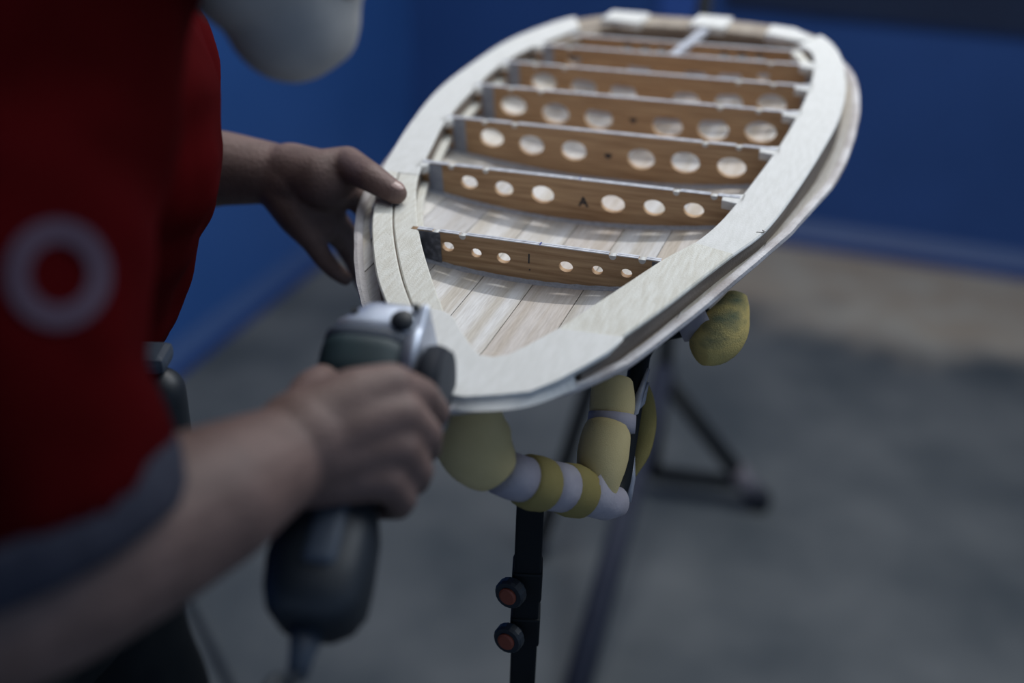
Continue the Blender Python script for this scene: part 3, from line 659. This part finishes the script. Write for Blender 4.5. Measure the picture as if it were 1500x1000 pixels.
# torso and neck
chain([(pel, .115), (waist, .105), (chest, .115), (nk - Vector((.02, 0, .06)), .07), (nk, .052), (hc + Vector((-.05, .02, -.01)), .052)])
chain([(RS, .05), (nk - Vector((.03, .0, .05)), .07), (LS, .05)])
def H(a, b, c): return hc + hf * a + hl * b + hu * c
parts.append((hc, (.095, .075, .105), HM)); parts.append((H(.025, 0, -.045), (.066, .056, .055), HM)); parts.append((H(.055, 0, -.072), (.032, .036, .026), HM))
chain([(H(.088, 0, .018), .007), (H(.096, 0, -.018), .011)])
for s in (-1, 1):
    parts.append((H(-.005, s * .078, -.008), (.020, .008, .032), HM)); parts.append((H(.080, s * .032, .026), (.012, .018, .006), HM))
parts.append((H(.090, 0, -.048), (.014, .026, .007), HM)); parts.append((H(.088, 0, -.060), (.013, .022, .007), HM))
# right arm
chain([(RS, .050), (P(-80, 560, .475), .042), (P(-50, 740, .455), .041), (RE, .041)])
C((-40, 880, .455, .043), (90, 828, .472, .042), (200, 780, .490, .038), (305, 730, .512, .0335), (415, 668, .556, .0255), (450, 645, .562, .026))
C((440, 640, .562, .024), (520, 588, .572, .0175), (572, 566, .578, .0125)); C((445, 655, .562, .024), (530, 622, .568, .017), (588, 608, .573, .0120))
C((445, 670, .562, .023), (520, 660, .568, .017), (583, 655, .571, .0118)); C((440, 685, .562, .021), (505, 695, .569, .0155), (563, 702, .569, .0110))
C((572, 566, .578, .0122), (618, 580, .598, .0098), (637, 603, .622, .0088), (618, 622, .655, .0078))
C((588, 608, .573, .0118), (622, 636, .590, .0098), (625, 655, .622, .0088), (592, 664, .652, .0078))
C((583, 655, .571, .0115), (610, 688, .587, .0095), (608, 704, .615, .0085), (572, 708, .640, .0075))
C((563, 702, .569, .0105), (588, 730, .582, .0085), (584, 741, .604, .0076), (552, 744, .625, .0068))
C((450, 620, .565, .018), (462, 580, .595, .0145), (478, 560, .630, .0115), (512, 556, .668, .0100), (545, 566, .685, .0088))
# left arm
chain([(LS, .050), (LE, .040)])
C((20, 290, .95, .040), (180, 262, .945, .037), (320, 246, .935, .0315), (405, 254, .925, .0245), (430, 262, .920, .024))
tt_ = np.array(onb(580, 283, 8.5)); tip = bw(tt_[0], tt_[1], 8.5)
ti = np.array(onb(545, 264, 14)); tip0 = bw(ti[0], ti[1], 16)
mcp = P(508, 240, .905)
chain([(P(425, 248, .918), .022), (P(470, 258, .905), .0215), (mcp, .0145), (tip0, .0115), (tip, .0088)])
parts.append((P(478, 268, .905), (.026, .020, .022), None))
C((415, 275, .925, .022), (438, 312, .925, .0195), (458, 350, .925, .0112)); C((425, 270, .922, .022), (450, 303, .925, .018), (476, 333, .928, .0112))
C((430, 262, .920, .022), (462, 290, .922, .017), (488, 312, .930, .0110)); C((440, 262, .918, .020), (475, 277, .918, .0155), (500, 288, .925, .0102))
C((457, 350, .925, .0105), (473, 378, .928, .0082), (489, 395, .930, .0076), (506, 408, .932, .0062))
C((478, 330, .930, .0105), (502, 356, .955, .0082), (518, 384, .968, .0076), (530, 416, .976, .0064))
C((486, 314, .930, .0108), (506, 337, .955, .0086), (524, 354, .966, .0082), (545, 375, .972, .0072))
C((498, 288, .922, .0110), (519, 286, .920, .0112), (531, 300, .920, .0100), (539, 314, .920, .0084))
body = link('body', blob(parts, .0022, 5), M['skin'], per, smooth=True)
# thumb nail
nd = (tip - tip0).normalized()
npos = tip + BN * .0068 + BR * .001 ; 
nm = Matrix((nd, BN.cross(nd).normalized(), BN)).transposed().to_4x4()
bm = bmesh.new(); bmesh.ops.create_uvsphere(bm, u_segments=16, v_segments=8, radius=1, matrix=Matrix.Translation(npos) @ nm @ Matrix.Diagonal((.0072, .0056, .0022, 1)))
link('thumb_nail', bm_mesh(bm), M['nail'], per, smooth=True)
for s in (-1, 1):
    bm = bmesh.new(); bmesh.ops.create_uvsphere(bm, u_segments=16, v_segments=10, radius=.0105, matrix=Matrix.Translation(H(.0795, s * .031, .012))); link('eye', bm_mesh(bm), M['eye'], per, smooth=True)
# hair: short, over the crown and back of the head
hair = blob([(H(-.012, 0, .018), (.096, .083, .100), HM), (H(-.04, 0, -.02), (.068, .078, .075), HM)], .006, 3)
link('hair', hair, M['hair'], per, smooth=True)
# dust mask: cup over nose, mouth and chin, with its straps
mk = blob([(H(.052, 0, -.060), (.045, .048, .044), HM), (mc, (.036, .040, .040), None), (mc + Vector((-.012, .005, .03)), (.034, .046, .05), None), (mc + Vector((.004, 0, .02)), (.036, .034, .045), None), (mc + Vector((-.016, 0, .008)), .018, mc + Vector((.014, 0, -.012)), .021), (mc + Vector((.016, 0, -.008)), .020, mc + Vector((.018, 0, .03)), .020)], .003, 8)
link('dust_mask', mk, M['maskm'], per, smooth=True)
for dz in (.01, .05):
    tube('mask_strap', spline([tuple(mc + Vector((.0, -.035, dz))), tuple(H(.03, -.072, dz - .04)), tuple(H(-.03, -.082, dz - .02)), tuple(H(-.10, -.04, dz))], 5), .0025, M['maskm'], per, seg=8)
# shirt
def shirt_noise(me, amp, sc, amp2=0):
    nrm = [v.normal.copy() for v in me.vertices]; cos = [v.co.copy() for v in me.vertices]
    out = [c + n * (noise.noise(c * sc) * amp + noise.noise(c * sc * 2.7) * amp * .4) for c, n in zip(cos, nrm)]
    me.vertices.foreach_set('co', [x for c in out for x in c]); me.update()
def PV(*a): return P(*a)
HE = PV(30, 742, .470); HK = PV(-55, 570, .455)                           # hem of the right sleeve
sp = []
sp += [(RS + Vector((0, .01, 0)), .064, RS.lerp(HK, .5), .064), (RS.lerp(HK, .5), .064, HK, .063), (HK, .0625, HE, .066, 0)]
sp += [(RS, .066, nk - Vector((.05, 0, .06)), .075), (LS, .062, nk - Vector((.05, 0, .06)), .075), (LS, .062, LS.lerp(LE, .62), .058, 0)]
sp += [(pel + Vector((-.01, 0, .03)), .125, waist, .128), (waist, .128, chest, .135), (chest, .135, nk - Vector((.06, 0, .10)), .10),
       (chest + Vector((.005, -.09, 0)), .10, waist + Vector((-.02, -.07, 0)), .085), (chest + Vector((.01, .09, 0)), .10, waist + Vector((0, .06, 0)), .095),
       (chest + Vector((.01, -.09, 0)), .10, RS + Vector((-.05, .05, -.05)), .06), (chest + Vector((.0, .09, 0)), .10, LS + Vector((-.0, -.04, -.05)), .06)]
sm_ = blob(sp, .0055, 8); shirt_noise(sm_, .013, 11)
bvh = BVHTree.FromPolygons([v.co.copy() for v in sm_.vertices], [tuple(p.vertices) for p in sm_.polygons])
shirt = link('shirt', sm_, M['shirt'], per, smooth=True)
ax = (HE - HK).normalized()
tube('sleeve_cuff', [HE - ax * .006, HE - ax * .001, HE + ax * .013, HE + ax * .018], [.0670, .0690, .0680, .0655], M['cuff'], per, seg=40)
ax2 = (LE - LS).normalized(); l2 = LS.lerp(LE, .62); tube('sleeve_cuff', [l2, l2 + ax2 * .02], [.060, .058], M['cuff'], per, seg=32)
col = nk - Vector((.0, 0, .0)); tube('collar', [nk - Vector((.015, 0, .035)), nk - Vector((.005, 0, .01))], [.070, .060], M['cuff'], per, seg=32)
# printed ring on the sleeve, laid on the cloth's own surface
def print_on(fn, nu, nv, off=.0012):
    bm = bmesh.new(); g = []; cam_o = Vector((0, 0, HC))
    for i in range(nu):
        row = []
        for j in range(nv):
            px, py = fn(i / (nu - 1), j / (nv - 1)); d = dw(((px - 750) / F, (py - 500) / F, 1)).normalized()
            hit = bvh.ray_cast(cam_o, d); row.append(bm.verts.new(hit[0] + hit[1] * off) if hit[0] else None)
        g.append(row)
    for i in range(nu - 1):
        for j in range(nv - 1):
            q = (g[i][j], g[i + 1][j], g[i + 1][j + 1], g[i][j + 1])
            if all(q): bm.faces.new(q)
    me = bpy.data.meshes.new('print'); bm.to_mesh(me); bm.free(); return me
def ringf(a, b):
    t = a * 2 * math.pi; ro = 43 + 36 * b; return 84 + ro * math.cos(t) * (.98), 402 + (ro + 2) * math.sin(t)
link('printed_ring', print_on(ringf, 64, 6), M['print'], shirt, smooth=True)
# trousers and shoes
tp = [(pel, .132, pel + Vector((0, 0, .05)), .130)]
for s, fx in ((-1, -.02), (1, .03)):
    hip = pel + Vector((.0, s * .085, -.02)); kn_ = Vector((-.37 + fx, .66 + s * .12, .50)); an = Vector((-.41 + fx, .66 + s * .15, .09))
    tp += [(hip, .098, kn_, .072), (kn_, .072, an, .062)]
tr = blob(tp, .007, 6); shirt_noise(tr, .008, 8); link('trousers', tr, M['pants'], per, smooth=True)
for s, fx in ((-1, -.02), (1, .03)):
    an = Vector((-.41 + fx, .66 + s * .15, .05))
    sh = blob([(an, .048, an + Vector((.13, 0, -.008)), .040), (an + Vector((.0, 0, .02)), .05, an + Vector((0, 0, .05)), .05)], .005, 5)
    for v in sh.vertices:
        if v.co.z < .004: v.co.z = .004
    link('shoe', sh, M['shoe'], per, smooth=True)
# black pouch clipped at the front of the waist, with its grey flap
po = P(250, 606, .74)
pch = blob([(po + Vector((-.004, 0, .018)), .016, po + Vector((-.004, 0, -.020)), .016), (po + Vector((-.02, .01, .018)), .016, po + Vector((-.02, .01, -.022)), .016)], .003, 6)
pe = tag(link('waist_pouch', pch, M['blackp'], smooth=True), 'small black pouch with a grey flap at the front of the red shirt', 'pouch')
bm = bmesh.new(); box_bm(bm, Matrix.Translation(po + Vector((-.012, .004, .040))), .030, .026, .012, .005); fl = bm_mesh(bm); fl.transform(Matrix.Translation(-pe.location))
o = bpy.data.objects.new('flap', fl); fl.materials.append(M['bluegrey']); S.collection.objects.link(o); o.parent = pe
